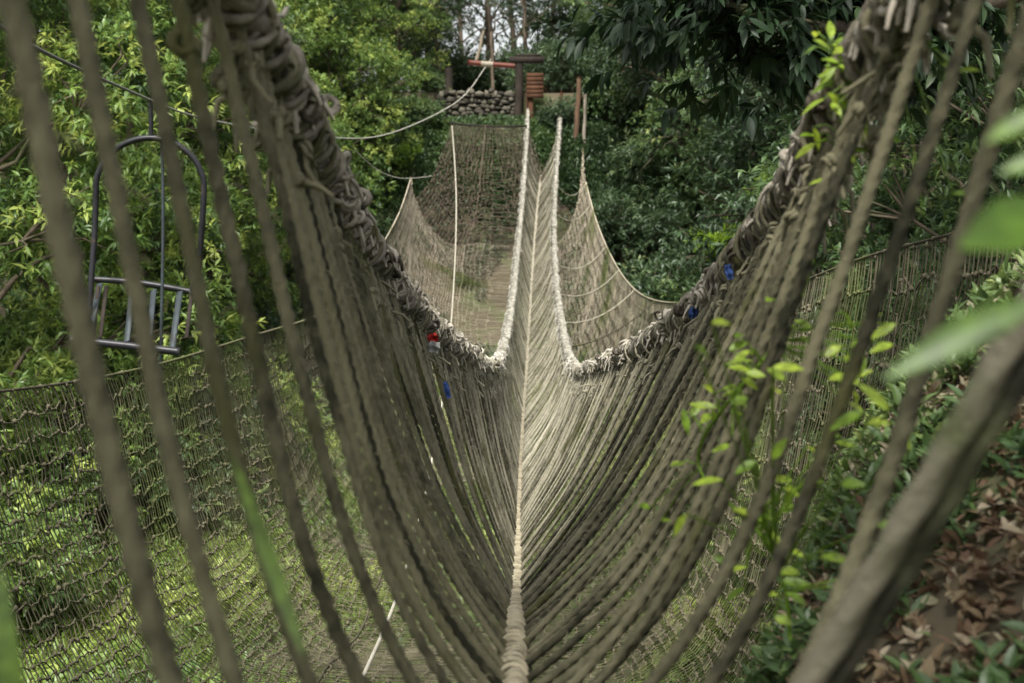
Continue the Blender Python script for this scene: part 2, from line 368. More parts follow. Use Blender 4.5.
# hangers
def hanger(b, y, fn, sgn, lod, rng):
    top = fn(y); dy = rng.normal(0, .02); bot = Fp(y+dy)
    p = np.interp(y, [1, 1.6, 2.4, 4, 9], [4.0, 3.4, 2.4, 1.75, 1.35])*rng.uniform(.92, 1.08)
    n = {0: 120, 1: 90, 2: 14}[lod]
    t = np.linspace(0, 1, n)
    tt = 1-(1-t)**1.0
    ka = np.interp(y, [1.2, 2.4, 4, 10, 14, 20], [.54, .66, .75, .80, .6, .3])*rng.uniform(.92, 1.08); pn = np.interp(y, [1.2, 4, 10, 14, 20], [8, 6, 5, 3.4, 2.4])
    x = bot[0]+(top[0]-bot[0])*(1-ka*tt)*(1-tt**pn)
    z = top[2]+(bot[2]-top[2])*tt
    # last part tucks under the foot rope
    yy = top[1]+(bot[1]-top[1])*tt+.02*np.sin(tt*3.1)*rng.normal()
    k = rng.random()*20
    x = x+np.interp(y, [10, 18], [.009, .03])*fbm(tt*3+k, tt*0+k, 1)*np.sin(tt*math.pi); yy = yy+.02*fbm(tt*2.5+k, tt*0+k+5, 2)*np.sin(tt*math.pi)
    pa = np.stack([x, yy, z], -1); rad = np.interp(y, [1.2, 3, 9, 20], [.0090, .0063, .0053, .0070])*rng.uniform(.86, 1.14)
    tn = rng.uniform(.15, 1.05)
    if lod < 2: b.tube(pa, rad*1.05, 12 if lod == 0 else 9, ref=A(0,1,0), lobes=3, pitch=.028*rng.uniform(.85, 1.2), amp=.30, t=np.repeat(np.clip(tn+.7*vnoise(tt*9+k, tt*0+k, 5), -.2, 1.2), 12 if lod == 0 else 9))
    else: b.tube(pa, rad, 4, ref=A(0,1,0), t=tn, cap=False)
    if lod == 0 or y < 7:
        for _ in range(int(26 if y < 5 else 10)):
            q = rng.integers(2, n-2); o = nrm(A(rng.normal(), rng.normal()*.5, rng.normal()*.6)); l = rng.uniform(.008, .026)
            b.tube([pa[q]+o*rad*.7, pa[q]+o*(rad+l*.5)+A(0,0,.002), pa[q]+o*(rad+l)-A(0,0,l*.4)], [.0013, .001, .0006], 4, t=1, cap=False)
    # knots on the way down and at the rail
    kr = rad*rng.uniform(1.9, 2.8)
    kk = 8 if lod < 2 else 6
    z1 = top+A(sgn*.012, rng.normal(0, .01), -rng.uniform(.06, .13))
    if lod < 2: cordknot(b, z1, kr*.8, rad*.85, rng, rng.uniform(.5, 1.1), 2.2); cordknot(b, z1+A(0,0,-.012), kr*.6, rad*.85, rng, rng.uniform(.3, 1.1), 1.5)
    else: b.ball(z1, kr, (1, .9, 1.35), kk, 5, .14, t=rng.uniform(.55, 1), rng=rng)
    for _ in range(rng.integers(0, 3)):
        q = int(n*rng.uniform(.03, .2)); o = A(rng.normal(0,.008), rng.normal(0,.01), 0)
        (cordknot(b, pa[q]+o, kr*rng.uniform(.5, .9), rad*.8, rng, rng.uniform(.6, 1.2)) if lod < 2 else b.ball(pa[q]+o, kr*rng.uniform(.7, 1.1), (1, .9, 1.3), kk, 4, .2, t=1, rng=rng))
        e = pa[q]+o+A(rng.normal(0,.03)-sgn*.01, rng.normal(0,.03), -rng.uniform(.02,.08)); b.tube([pa[q]+o, (pa[q]+o+e)/2+A(rng.normal(0,.008),0,.004), e], [rad, rad*.8, rad*.5], 4, t=1, cap=False)
    if lod < 2:
        th = np.linspace(0, 2*math.pi*rng.choice([1., 1., 1.9]), 34); ra = rng.uniform(.040, .060); sk = rng.normal(0, .03)
        wob = 1+.25*vnoise(th*1.3, th*0+y*7, 3)
        lp = top+np.stack([ra*wob*np.cos(th), (th/15-.3)*.05+sk*np.sin(th), ra*wob*np.sin(th)*1.1-.012], -1)
        b.tube(lp, rad*rng.uniform(.75, 1.1), 6, ref=A(0,1,0), t=rng.uniform(.4, .95))
        for _ in range(2):
            o = nrm(A(rng.normal(), rng.normal(), -1.2)); l = rng.uniform(.04, .12)
            b.tube([z1, z1+o*l*.5, z1+nrm(o+A(0,0,-.8))*l], [rad*.8, rad*.8, rad*.5], 6, t=.8)
        # whipping round the foot rope
        th = np.linspace(-.4, math.pi+.5, 14)
        f0 = Fp(y+dy)
        lp = f0+np.stack([-sgn*-.031*np.cos(th), th*.004, -.031*np.sin(th)], -1)
        b.tube(lp, rad*.95, 6, ref=A(0,1,0), t=rng.uniform(.5, .9))
rng = np.random.default_rng(3)
ys = []; v = 1.14
while v < 39.5:
    ys.append(v); v += (.215 if v < 2.0 else .098 if v < 4 else .104 if v < 14 else .15)*rng.uniform(.85, 1.15)
cnt = 0; rest = Buf()
for y in ys:
    for fn, s in ((Lp, -1), (Rp, 1)):
        if s > 0 and y < 1.45: continue
        if cnt < 100:
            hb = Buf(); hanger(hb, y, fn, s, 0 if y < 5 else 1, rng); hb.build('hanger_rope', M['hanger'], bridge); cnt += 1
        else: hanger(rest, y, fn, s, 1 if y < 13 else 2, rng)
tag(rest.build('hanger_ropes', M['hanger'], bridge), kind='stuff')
print('hangers', len(ys)*2, 'last single at', ys[49])

# thick anchor rope, two strands side by side, right of the camera
b = Buf()
for off, tn in ((0, 1.1), (.0225, .0)):  # one strand pale, one dark: lit and shaded side painted by tint
    pts = np.array([P(1135, 120, .98), P(1040, 290, 1.0), P(942, 460, 1.03), P(850, 615, 1.07), P(775, 745, 1.1)])
    tt = np.linspace(0, 4, 120); fx = [spline(range(5), pts[:, q])(tt) for q in range(3)]
    pa = np.stack(fx, -1)+A(off*1.0, off*.3, off*.1)
    b.tube(pa, .0112, 12, ref=A(0,1,0), lobes=3, pitch=.07, amp=.13, t=tn)
tag(b.build('anchor_rope', M['anchor']), 'thick doubled grey brown rope crossing the right foreground, widest rope in view', 'rope')

# ---------------------------------------------------------------- safety net
ED = [3.2, 5, 7, 9.5, 13, 20, 26, 30, 34.5]
EL = [(-2.5,-.55),(-2.5,-.75),(-2.5,-.98),(-2.45,-1.17),(-2.4,-1.32),(-2.42,-1.52),(-2.40,-1.0),(-2.38,-.45),(-2.45,.30)]
ER = [(1.85,.35),(1.82,-.05),(1.8,-.30),(1.8,-.65),(1.8,-1.0),(1.8,-1.42),(1.78,-1.1),(1.76,-.55),(1.78,.25)]
ELx, ELz = spline(ED, [e[0] for e in EL]), spline(ED, [e[1] for e in EL])
ERx, ERz = spline(ED, [e[0] for e in ER]), spline(ED, [e[1] for e in ER])
BZ = spline([3.2, 6, 10, 16, 22, 28, 34.5], [-2.1, -2.75, -3.3, -3.65, -3.6, -3.0, -1.3])
def netpt(y, s):
    """s 0..1 from the left edge under the bridge to the right edge"""
    lx, lz, rx, rz, bz = ELx(y), ELz(y), ERx(y), ERz(y), BZ(y)
    c = (lx+rx)/2+.1; w = s*2-1
    u = np.sign(w)*np.abs(w)**.45
    x = np.where(w < 0, c+(c-lx)*u, c+(rx-c)*u)
    zz = np.abs(w)**2.5
    z = bz+(np.where(w < 0, lz, rz)-bz)*zz
    z = z+.22*fbm(y*.45, s*5, 2)*np.sin(s*math.pi)**.5; x = x+.13*fbm(y*.6+9, s*6, 3)*np.sin(s*math.pi)**.5
    return np.stack([x, y+0*x, z], -1)
def net_mesh(b, PT, r, k=3, knots=None, tv=None, rng=RG):
    n, m, _ = PT.shape
    def segs(Aa, Bb, t):
        d = nrm(Bb-Aa); ref = np.where(np.abs(d[:, 2:3]) < .8, A(0,0,1)[None], A(1,0,0)[None])
        a = nrm(np.cross(d, ref)); c = np.cross(d, a); N = len(Aa)
        an = np.arange(k)*2*math.pi/k
        o = (a[:, None]*np.cos(an)[None, :, None]+c[:, None]*np.sin(an)[None, :, None])*r
        V = np.concatenate([Aa[:, None]+o, Bb[:, None]+o], 1)
        Q = np.array([[q, (q+1) % k, k+(q+1) % k, k+q] for q in range(k)])
        b.add(V.reshape(-1, 3), (Q[None]+np.arange(N)[:, None, None]*2*k).reshape(-1, 4), np.repeat(t, 2*k))
    T = np.clip(.45+.35*rng.standard_normal((n, m))*.5, 0, 1) if tv is None else tv
    segs(PT[:-1].reshape(-1, 3), PT[1:].reshape(-1, 3), T[:-1].ravel())
    segs(PT[:, :-1].reshape(-1, 3), PT[:, 1:].reshape(-1, 3), T[:, :-1].ravel())
    if knots is not None:
        c = PT[knots].reshape(-1, 3); N = len(c); q = r*2.3
        V = np.array([[1,0,0],[0,1,0],[-1,0,0],[0,-1,0],[.5,0,.9],[0,.5,.9],[-.5,0,.9],[0,-.5,.9],[.5,0,-.9],[0,.5,-.9],[-.5,0,-.9],[0,-.5,-.9]])*q
        Q = np.array([[0,1,5,4],[1,2,6,5],[2,3,7,6],[3,0,4,7],[1,0,8,9],[2,1,9,10],[3,2,10,11],[0,3,11,8],[4,5,6,7],[11,10,9,8]])
        V = V[None]*(1+.3*rng.standard_normal((N, 1, 1)))+c[:, None]
        b.add(V.reshape(-1, 3), (Q[None]+np.arange(N)[:, None, None]*12).reshape(-1, 4), .6)
net = empty('safety_net', (0, 0, 0)); tag(net, 'large sagging knotted net slung beneath the whole rope bridge', 'net')
rng = np.random.default_rng(21)
yy = [3.2]
while yy[-1] < 34.4: yy.append(yy[-1]+(.056 if yy[-1] < 14 else .085))
yy = np.array(yy); m = 72
s = np.linspace(0, 1, m)
YY, SS = np.meshgrid(yy, s, indexing='ij')
# slack: knots wander, rows staggered
YY = YY+.011*rng.standard_normal(YY.shape)+.07*fbm(YY*.5, SS*9, 4)+.02*((np.arange(m) % 2)-.5)
YY = np.clip(YY, 3.2, 34.5)
SS2 = np.clip(SS+.0016*rng.standard_normal(SS.shape)+.0035*fbm(YY*1.1, SS*9+4, 6)*np.sin(SS*math.pi), 0, 1)
PT = netpt(YY, SS2)
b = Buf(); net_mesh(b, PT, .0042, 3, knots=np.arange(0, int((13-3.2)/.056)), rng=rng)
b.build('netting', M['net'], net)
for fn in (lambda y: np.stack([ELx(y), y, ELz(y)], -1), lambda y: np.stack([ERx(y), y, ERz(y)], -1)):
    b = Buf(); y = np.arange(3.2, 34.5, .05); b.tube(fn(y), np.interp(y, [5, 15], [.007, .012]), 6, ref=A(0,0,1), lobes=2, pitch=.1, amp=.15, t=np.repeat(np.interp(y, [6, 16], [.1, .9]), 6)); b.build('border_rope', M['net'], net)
for s0 in (.42,):                     # seams laced along the net
    b = Buf(); y = np.arange(3.3, 34.4, .06); q = netpt(y, s0+0*y); q[:, 2] += .01; b.tube(q, .010, 5, ref=A(0,0,1), t=.3); b.build('seam_rope', M['net'], net)
# end panel rising to the wooden bar
n, m2 = 52, 40
u = np.linspace(0, 1, n)[:, None]; w = np.linspace(0, 1, m2)[None]
lo = netpt(np.full(m2, 34.4), .06+.80*w[0]); hi0, hi1 = P(452, 124, 38.0), P(527, 127, 38.0)
hi = hi0+(hi1-hi0)*w[0][:, None]
PT2 = lo[None]*(1-u)[..., None]+hi[None]*u[..., None]
PT2[..., 2] -= (.55*np.sin(u*math.pi)*(.5+.5*np.sin(w*math.pi))); PT2[..., 1] += (.5*np.sin(u*math.pi))
PT2 = PT2+.032*rng.standard_normal(PT2.shape)*np.sin(u*math.pi)[..., None]+(.13*fbm(w*9+u*2, u*5+w, 3)*np.sin(u*math.pi))[..., None]*A(.2, .5, .6)
b = Buf(); net_mesh(b, PT2, .0075, 3, rng=rng); b.build('end_panel', M['net_end'], net)
b = Buf(); pc = PT2[:, 14:22].mean(1); b.tube(pc-A(0,.03,0), .010, 5, t=.5); b.build('seam_rope', M['net_end'], net)
b = Buf(); t = np.linspace(0, 1, 20)[:, None]; b.tube(hi0*(1-t)+hi1*t+A(0,0,.03)-A(.12,0,0)*(1-t)-A(0,0,.05)*np.sin(t*3.1), .026, 8, t=.2); b.build('end_bar', M['dark_wood'], net)
# corner gathering: left panel folds up to its post, right one too
for (px, py, D, ex, s0, s1, nm) in ((411,178,35.0, -1, 0, .16, 0), (583,148,38.0, 1, .84, 1, 1)):
    e = P(px, py, D); ww = np.linspace(s0, s1, 26)[None]; uu = np.linspace(0, 1, 30 if nm else 14)[:, None]
    lo = netpt(np.full(26, 34.4), ww[0])
    hh = e+np.stack([0*ww[0], 0*ww[0], -np.linspace(0, .55, 26) if nm == 0 else -np.linspace(.55, 0, 26)], -1)
    Q = lo[None]*(1-uu)[..., None]+hh[None]*uu[..., None]
    Q[..., 2] -= .35*np.sin(uu*math.pi); Q = Q+.018*rng.standard_normal(Q.shape)
    b = Buf(); net_mesh(b, Q, .009, 3, rng=rng); b.build('corner_panel', M['net'], net)

# ties between the bridge and the right edge of the net
specs = [(9.5,.2),(11.5,.22),(14,.15),(17,.12),(20,.16),(23,.2),(26,.25),(31,.3),(33.5,.3)]
for i, (y0, sag) in enumerate(specs):
    b = Buf(); a0 = Rp(y0); a1 = A(ERx(y0+.8), y0+.8, ERz(y0+.8)); t = np.linspace(0, 1, 24)[:, None]
    p = a0*(1-t)+a1*t; p[:, 2] -= sag*4*(t*(1-t))[:, 0]
    b.tube(p, .009, 5, t=.0 if i < 4 else .7)
    names = ['nearest and lowest', 'second nearest', 'third nearest', 'fourth nearest', 'middle', 'fourth farthest', 'third farthest', 'second farthest', 'farthest and highest']
    tag(b.build('tie_rope', M['hanger']), 'thin sagging tie rope from right handrail to net border, %s of nine' % names[i], 'rope', 'tie ropes between bridge and net')

# cream line running down the net
def line(pts, r, name, mat, label, cat='rope', n=90, grp=None):
    b = Buf(); pts = np.array(pts); f = [spline(range(len(pts)), pts[:, q]) for q in range(3)]
    tt = np.linspace(0, len(pts)-1, n); p = np.stack([q(tt) for q in f], -1)
    b.tube(p, r, 6, ref=A(0,0,1) if abs(pts[-1][1]-pts[0][1]) > 1 else None, t=.6)
    return tag(b.build(name, mat), label, cat, grp)
line([P(452,126,37.9), P(456,190,34), P(455,260,30), P(450,335,25), P(441,410,18), P(430,470,13.5), P(406,570,9.5), P(360,683,7.2), P(310,800,5.6)], .012, 'line_rope', M['cream'],
     'single pale cream rope running down the net left of the bridge')
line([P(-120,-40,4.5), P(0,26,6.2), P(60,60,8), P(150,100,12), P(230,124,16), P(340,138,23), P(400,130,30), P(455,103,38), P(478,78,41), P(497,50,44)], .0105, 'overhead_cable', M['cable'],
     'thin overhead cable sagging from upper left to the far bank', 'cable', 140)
line([P(130,8,24), P(175,42,26), P(215,95,27.5)], .018, 'hanging_vine', M['bark'], 'thin bare vine hanging in the trees, upper left', 'vine')
line([P(355,150,24), P(375,168,25), P(400,178,26), P(432,176,27)], .006, 'slack_line', M['cable'], 'short slack rope dangling in front of the left trees', 'rope')

# ---------------------------------------------------------------- suspended chair
ch = empty('chairlift_seat', P(150, 350, 12)); tag(ch, 'dark steel hanging chair with rounded hoop and slatted seat, upper left', 'hanging chair')
def loc(p): return np.asarray(p)-np.array(ch.location)
def part(pts, r, nm, mat, k=10, n=40):
    b = Buf(); pts = np.array(pts); f = [spline(range(len(pts)), pts[:, q]) for q in range(3)]
    tt = np.linspace(0, len(pts)-1, n); p = loc(np.stack([q(tt) for q in f], -1)); b.tube(p, r, k, t=.5, ref=A(0,1,0)); return b.build(nm, mat, ch)
th = np.linspace(math.pi, 0, 13)
arc = [P(150+54*math.cos(a), 188-50*math.sin(a), 12) for a in th]
part([P(88,330,11.9), P(92,270,11.95), P(95,225,12)]+arc+[P(202,225,12), P(198,270,12.05), P(192,292,12.1)], .026, 'hoop_frame', M['steel'], n=120)
part([P(151,101,12), P(151,118,12), P(151,139,12)], .02, 'hanger_rod', M['steel'])
part([P(162,141,12.05), P(163,240,12.05), P(160,375,12.05)], .014, 'center_pole', M['slat'])
part([P(88,279,12.3), P(140,283,12.3), P(192,292,12.3)], .028, 'seat_rail', M['steel'])
part([P(70,340,11.6), P(120,345,11.6), P(180,352,11.6)], .034, 'seat_rail', M['steel'])
for a0, a1, b0, b1 in ((133,127,288,342), (154,148,290,346), (100,88,284,340), (180,172,292,350)):
    b = Buf(); p0, p1 = loc(P(a0, b0, 12.25)), loc(P(a1, b1, 11.65)); v = p1-p0; L0 = np.linalg.norm(v); v = v/L0
    xx = nrm(np.cross(v, A(0,1,0.2))); b.box((p0+p1)/2, (.05, .018, L0), np.stack([xx, np.cross(v, xx), v], 1)); b.build('seat_slat', M['slat'], ch)
for a0 in (80, 87, 95, 103, 189):
    b = Buf(); p0, p1 = loc(P(a0+4, 286, 12.2)), loc(P(a0-2, 338, 11.8)); v = p1-p0; L0 = np.linalg.norm(v); v = v/L0
    xx = nrm(np.cross(v, A(0,1,0.2))); b.box((p0+p1)/2+A(0,-.02,0), (.032, .016, L0), np.stack([xx, np.cross(v, xx), v], 1)); b.build('side_slat', M['dark_wood'], ch)

# ---------------------------------------------------------------- far bank structures
def post(px0, py0, px1, py1, Y, wpx, name, mat, label, cat='post', rnd=True, grp=None):
    p0, p1 = P(px0, py0, Y), P(px1, py1, Y); w = wpx/F*Y
    b = Buf(); t = np.linspace(0, 1, 26)[:, None]; p = p1*(1-t)+p0*t
    p = p+.012*np.stack([fbm(t[:, 0]*4+px0, t[:, 0]*0), 0*t[:, 0], 0*t[:, 0]], -1)*3
    b.tube(p, w/2*(1+.12*fbm(t[:, 0]*5+px0, t[:, 0]*0+2, 2)-.12*t[:, 0]), 10, t=np.repeat(.5+.4*fbm(t[:, 0]*7+px0, t[:, 0]*0, 1), 10))
    return tag(b.build(name, mat), label, cat, grp)
post(449,66,449,128,40.3,8.5, 'gate_post', M['dark_wood'], 'dark stout post standing at the left end of the stone wall')
post(519,62,518,130,40.0,8.5, 'gate_post', M['dark_wood'], 'dark stout post at the right end of the stone wall, below the lintel')
post(528,84,526,175,39.9,3.4, 'bridge_post', M['red_wood'], 'slim reddish pole holding the left handrail of the bridge')
post(562,90,558,170,40.0,3.4, 'bridge_post', M['red_wood'], 'slim reddish pole holding the right handrail of the bridge')
post(580,76,573,176,38.6,5.5, 'net_post', M['brown_wood'], 'leaning brown pole with bare top just right of the bridge end')
post(585,92,584,165,38.4,3.5, 'net_post', M['grey_wood'], 'pale short pole holding the right corner of the net')
post(411,176,409,330,35.2,3.6, 'net_post', M['grey_wood'], 'grey pole holding the upper left corner of the net')
b = Buf(); t = np.linspace(0, 1, 16)[:, None]; p = P(468,62.5,40.8)*(1-t)+P(518,66.5,40.8)*t; b.tube(p, .075, 12)
post(491,30,493,92,41.3,3.2, 'slim_trunk', M['bark'], 'slim bare trunk growing from the path edge behind the red bar', 'tree')
post(484,30,475,66,43.5,3.5, 'slim_trunk', M['pale_bark'], 'leaning bare trunk crossing the white sky left of the slim one', 'tree')
rb = b.build('barrier_bar', M['red']); tag(rb, 'red painted horizontal bar above the stone wall', 'barrier')
b = Buf(); p = P(481,63.6,40.7)*(1-t)+P(493,64.6,40.7)*t; b.tube(p, .078, 12); b.build('bare_patch', M['grey_wood'], rb)
b = Buf(); c = P(527,60,40.1); b.box(c, (.95,.35,.16)); b.box(c+A(.03,0,.12), (.7,.3,.06)); tag(b.build('lintel_beam', M['dark_wood']), 'short dark wooden lintel on top of the right gate post', 'beam')
sg = empty('wooden_box', P(535, 98, 39.7)); tag(sg, 'orange brown slatted wooden box mounted beside the right gate post', 'box')
o = np.array(sg.location)
c0, c1 = P(526.5, 73, 39.7)-o, P(543.5, 98, 39.7)-o
b = Buf(); hh = (c0[2]-c1[2]); ww = c1[0]-c0[0]
for q in range(6): b.box(A((c0[0]+c1[0])/2, .004*(q%2), c1[2]+hh*(q+.5)/6), (ww, .03, hh/6-.004), t=.2+.5*((q*7) % 3)/2)
b.build('front_board', M['red_wood'], sg)
b = Buf(); b.box(A((c0[0]+c1[0])/2, .14, (c0[2]+c1[2])/2), (ww-.04, .22, hh-.04)); b.build('case', M['brown_wood'], sg)
b = Buf(); pz = P(530, 128, 39.9)-o; b.box(A((c0[0]+.12), .12, (c1[2]+pz[2])/2-.01), (.13, .13, abs(c1[2]-pz[2])+.1)); b.build('leg', M['red_wood'], sg)
# stone wall: rubble set in a dark backing
sw = empty('stone_wall', P(484, 127, 40.1)); tag(sw, 'low rubble stone retaining wall of rounded grey stones below the path', 'wall')
o = np.array(sw.location); rng = np.random.default_rng(8)
x0, x1 = P(436,0,40.1)[0], P(516,0,40.1)[0]; zb, zt = P(0,136,40.1)[2], 2.70
b = Buf(); b.box(A((x0+x1)/2, 40.2, (zb+zt)/2)-o, (x1-x0, .12, zt-zb)); b.build('backing', M['mortar'], sw)
b = Buf()
zz = zb+.05; row = 0
while zz < zt-.02:
    h = rng.uniform(.09, .15); xx = x0+rng.uniform(0, .1)
    while xx < x1-.05:
        w = rng.uniform(.08, .30)
        b.ball(A(xx+w/2, 40.12+rng.uniform(-.03,.02), zz+h/2+rng.uniform(-.06,.06))-o, 1, (w*.56, .09, h*rng.uniform(.45,.75)), 8, 6, .19, t=rng.uniform(-.2, .9), rng=rng)
        xx += w
    zz += h*.95; row += 1
b.build('stones', M['stone'], sw)

# ---------------------------------------------------------------- foliage
def crown_buf(rng, lobes, sprigs_per, L, W, nl=7, droop=.5, fine=False, spread=1.0, tmean=.45, tvar=.18):
    b = Buf()
    for (c, r) in lobes:
        n = int(sprigs_per*r*r)
        v = nrm(rng.standard_normal((n, 3)))
        keep = rng.random(n) < np.clip(.72+.45*v[:, 2], .22, 1); v = v[keep]
        lump = 1+.28*fbm(v[:, 0]*2.6+c[0], v[:, 1]*2.6+v[:, 2]*1.7+c[2], 2)
        rad = r*lump*(1-.45*rng.random(len(v))**2.2)
        sq = A(1, 1, .8)
        pos = c+v*rad[:, None]*sq
        # branch clusters: pull sprigs towards a set of twig ends so that gaps open
        nc = max(6, int(len(v)/9)); cen = pos[rng.integers(0, len(pos), nc)]
        pick = rng.integers(0, nc, len(pos)); k = rng.random(len(pos))[:, None] < .75
        scat = rng.normal(0, L*1.35, (len(pos), 3))*A(1, 1, .6)
        pos = np.where(k, cen[pick]+scat, pos)
        lt = rng.normal(0, tvar, nc)
        t = np.clip(tmean+rng.normal(0, .07)+np.where(k[:, 0], lt[pick], 0), 0, 1)
        out = nrm((pos-c)/r+A(0,0,.35)+rng.normal(0, .35, pos.shape))
        b.sprigs(pos, out, nl, L, W, t, spread, droop, fine, rng)
    return b
def tree(name, seed, height, crad, cbase, leaf, matleaf, L, W, nlob=26, spr=150, nl=7, droop=.5, tmean=.45, tvar=.18, barkm='bark', lobr=(.7,1.25), lean=.3, tr=None):
    rng = np.random.default_rng(seed); root = empty(name)
    lobes = []
    for q in range(nlob):
        f = (q+.5)/nlob; z = cbase+(height-cbase)*f+rng.normal(0, .3)
        prof = math.sin(min(1, .18+f*.9)*math.pi)**.55 if f < .9 else .5
        a = q*2.4+rng.normal(0, .4); rr = crad*prof*rng.uniform(.45, 1)
        lobes.append((A(rr*math.cos(a), rr*math.sin(a), z), rng.uniform(*lobr)))
    b = Buf(); R0 = tr or .035*height/2
    t = np.linspace(0, 1, 30); lx = lean*fbm(t*2+seed, t*0, 1)*2*t; ly = lean*fbm(t*2+seed+7, t*0, 2)*2*t
    tp = np.stack([lx, ly, t*height*.93-.4], -1)
    b.tube(tp, R0*(1-.82*t)*(1+.7*np.exp(-t*18)), 10, ref=A(0,1,0), t=np.repeat(.5+.5*fbm(t*9, t*0, 3), 10))
    for (c, r) in lobes:
        zi = max(.12, min(.95, (c[2]-.35*math.hypot(c[0], c[1])-.2)/(height*.93))); i0 = int(zi*29); s0 = tp[i0]
        tt = np.linspace(0, 1, 9)[:, None]; bow = A(0,0,.25)*np.sin(tt*math.pi)
        br = s0*(1-tt)+c*tt+bow+.08*rng.standard_normal((9, 3))*np.sin(tt*math.pi)
        b.tube(br, R0*.34*(1-.8*tt[:, 0])*(1.1-.6*zi), 6, t=.5, cap=False)
        for _ in range(5):
            e = c+nrm(rng.standard_normal(3))*r*.8; m_ = (c+e)/2+rng.normal(0, .06, 3)
            b.tube([br[6], m_, e], [.02, .013, .006], 4, t=.5, cap=False)
    b.build('trunk', M[barkm], root)
    crown_buf(rng, lobes, spr, L, W, nl, droop, tmean=tmean, tvar=tvar).build('crown', M[matleaf], root, smooth=False)
    return root
def bush(name, seed, rad, hgt, matleaf, L, W, nlob=7, spr=200, nl=7, droop=.4, tmean=.5, tvar=.18, fine=False):
    rng = np.random.default_rng(seed); root = empty(name); lobes = []
    for q in range(nlob):
        a = q*2.4; rr = rad*rng.uniform(.1, .75)*(q > 0); lobes.append((A(rr*math.cos(a), rr*math.sin(a), hgt*rng.uniform(.35, .75)), rad*rng.uniform(.38, .55)))
    b = Buf()
    for c, r in lobes:
        for _ in range(4):
            e = c+nrm(rng.standard_normal(3)+A(0,0,.6))*r*.8
            b.tube([A(rng.normal(0,.05), rng.normal(0,.05), -.2), c*A(.5,.5,.55)+rng.normal(0,.04,3), e], [.022*rad, .015*rad, .005], 5, t=.5, cap=False)
    b.build('stem', M['bark'], root)
    crown_buf(rng, lobes, spr, L, W, nl, droop, tmean=tmean, tvar=tvar, fine=fine).build('foliage', M[matleaf], root, smooth=False)
    return root

PROTO = {}
PROTO['A'] = tree('broadleaf_tree', 31, 9.0, 3.0, .6, 0, 'leaf_bright', .15, .042, 34, 330, 7, .55, .57, .27)
PROTO['B'] = tree('broadleaf_tree', 32, 9.5, 3.2, .5, 0, 'leaf_mid', .15, .042, 34, 300, 7, .55, .45, .18)
PROTO['C'] = tree('dark_tree', 33, 9.0, 3.1, .5, 0, 'leaf_dark', .17, .05, 34, 270, 7, .5, .50, .18)
PROTO['D'] = tree('slender_tree', 34, 12.5, 2.6, 3.9, 0, 'leaf_dark', .17, .05, 24, 110, 7, .5, .40, .15, lobr=(.6, 1.0), lean=.8, tr=.13)
PROTO['E'] = tree('broadleaf_tree', 35, 8.0, 2.6, .4, 0, 'leaf_bright', .12, .035, 30, 430, 8, .4, .52, .30)
PROTO['s'] = bush('leafy_bush', 41, 1.1, 1.5, 'leaf_bright', .11, .036, 8, 700, 7, .4, .6, .2)
PROTO['t'] = bush('leafy_bush', 42, 1.2, 1.4, 'leaf_mid', .13, .05, 8, 520, 7, .4, .5, .2)
PROTO['u'] = bush('lime_bush', 43, .8, 1.2, 'leaf_lime', .11, .034, 7, 700, 7, .45, .5, .2)
PROTO['v'] = bush('dark_bush', 44, 1.3, 1.7, 'leaf_dark', .14, .045, 9, 480, 7, .4, .5, .2)
used = set()
def place(kind, px, Y, sc, label, rz=None, dz=0, z=None, cat=None, grp=None, sq=None):
    src = PROTO[kind]
    if kind in used: o = dup(src)
    else: o = src; used.add(kind)
    x = P(px, 300, Y)[0]; zz = float(H(x, Y))-.1 if z is None else z
    o.location = (x, Y, zz+dz); o.rotation_euler = (0, 0, rz if rz is not None else random.uniform(0, 6.28))
    o.scale = (sc*(sq or 1), sc*(sq or 1), sc)
    tree_ = kind in 'ABCDE'
    tag(o, label, cat or ('tree' if tree_ else 'bush'), grp or ('trees around the ravine' if tree_ else 'bushes around the ravine')); return o
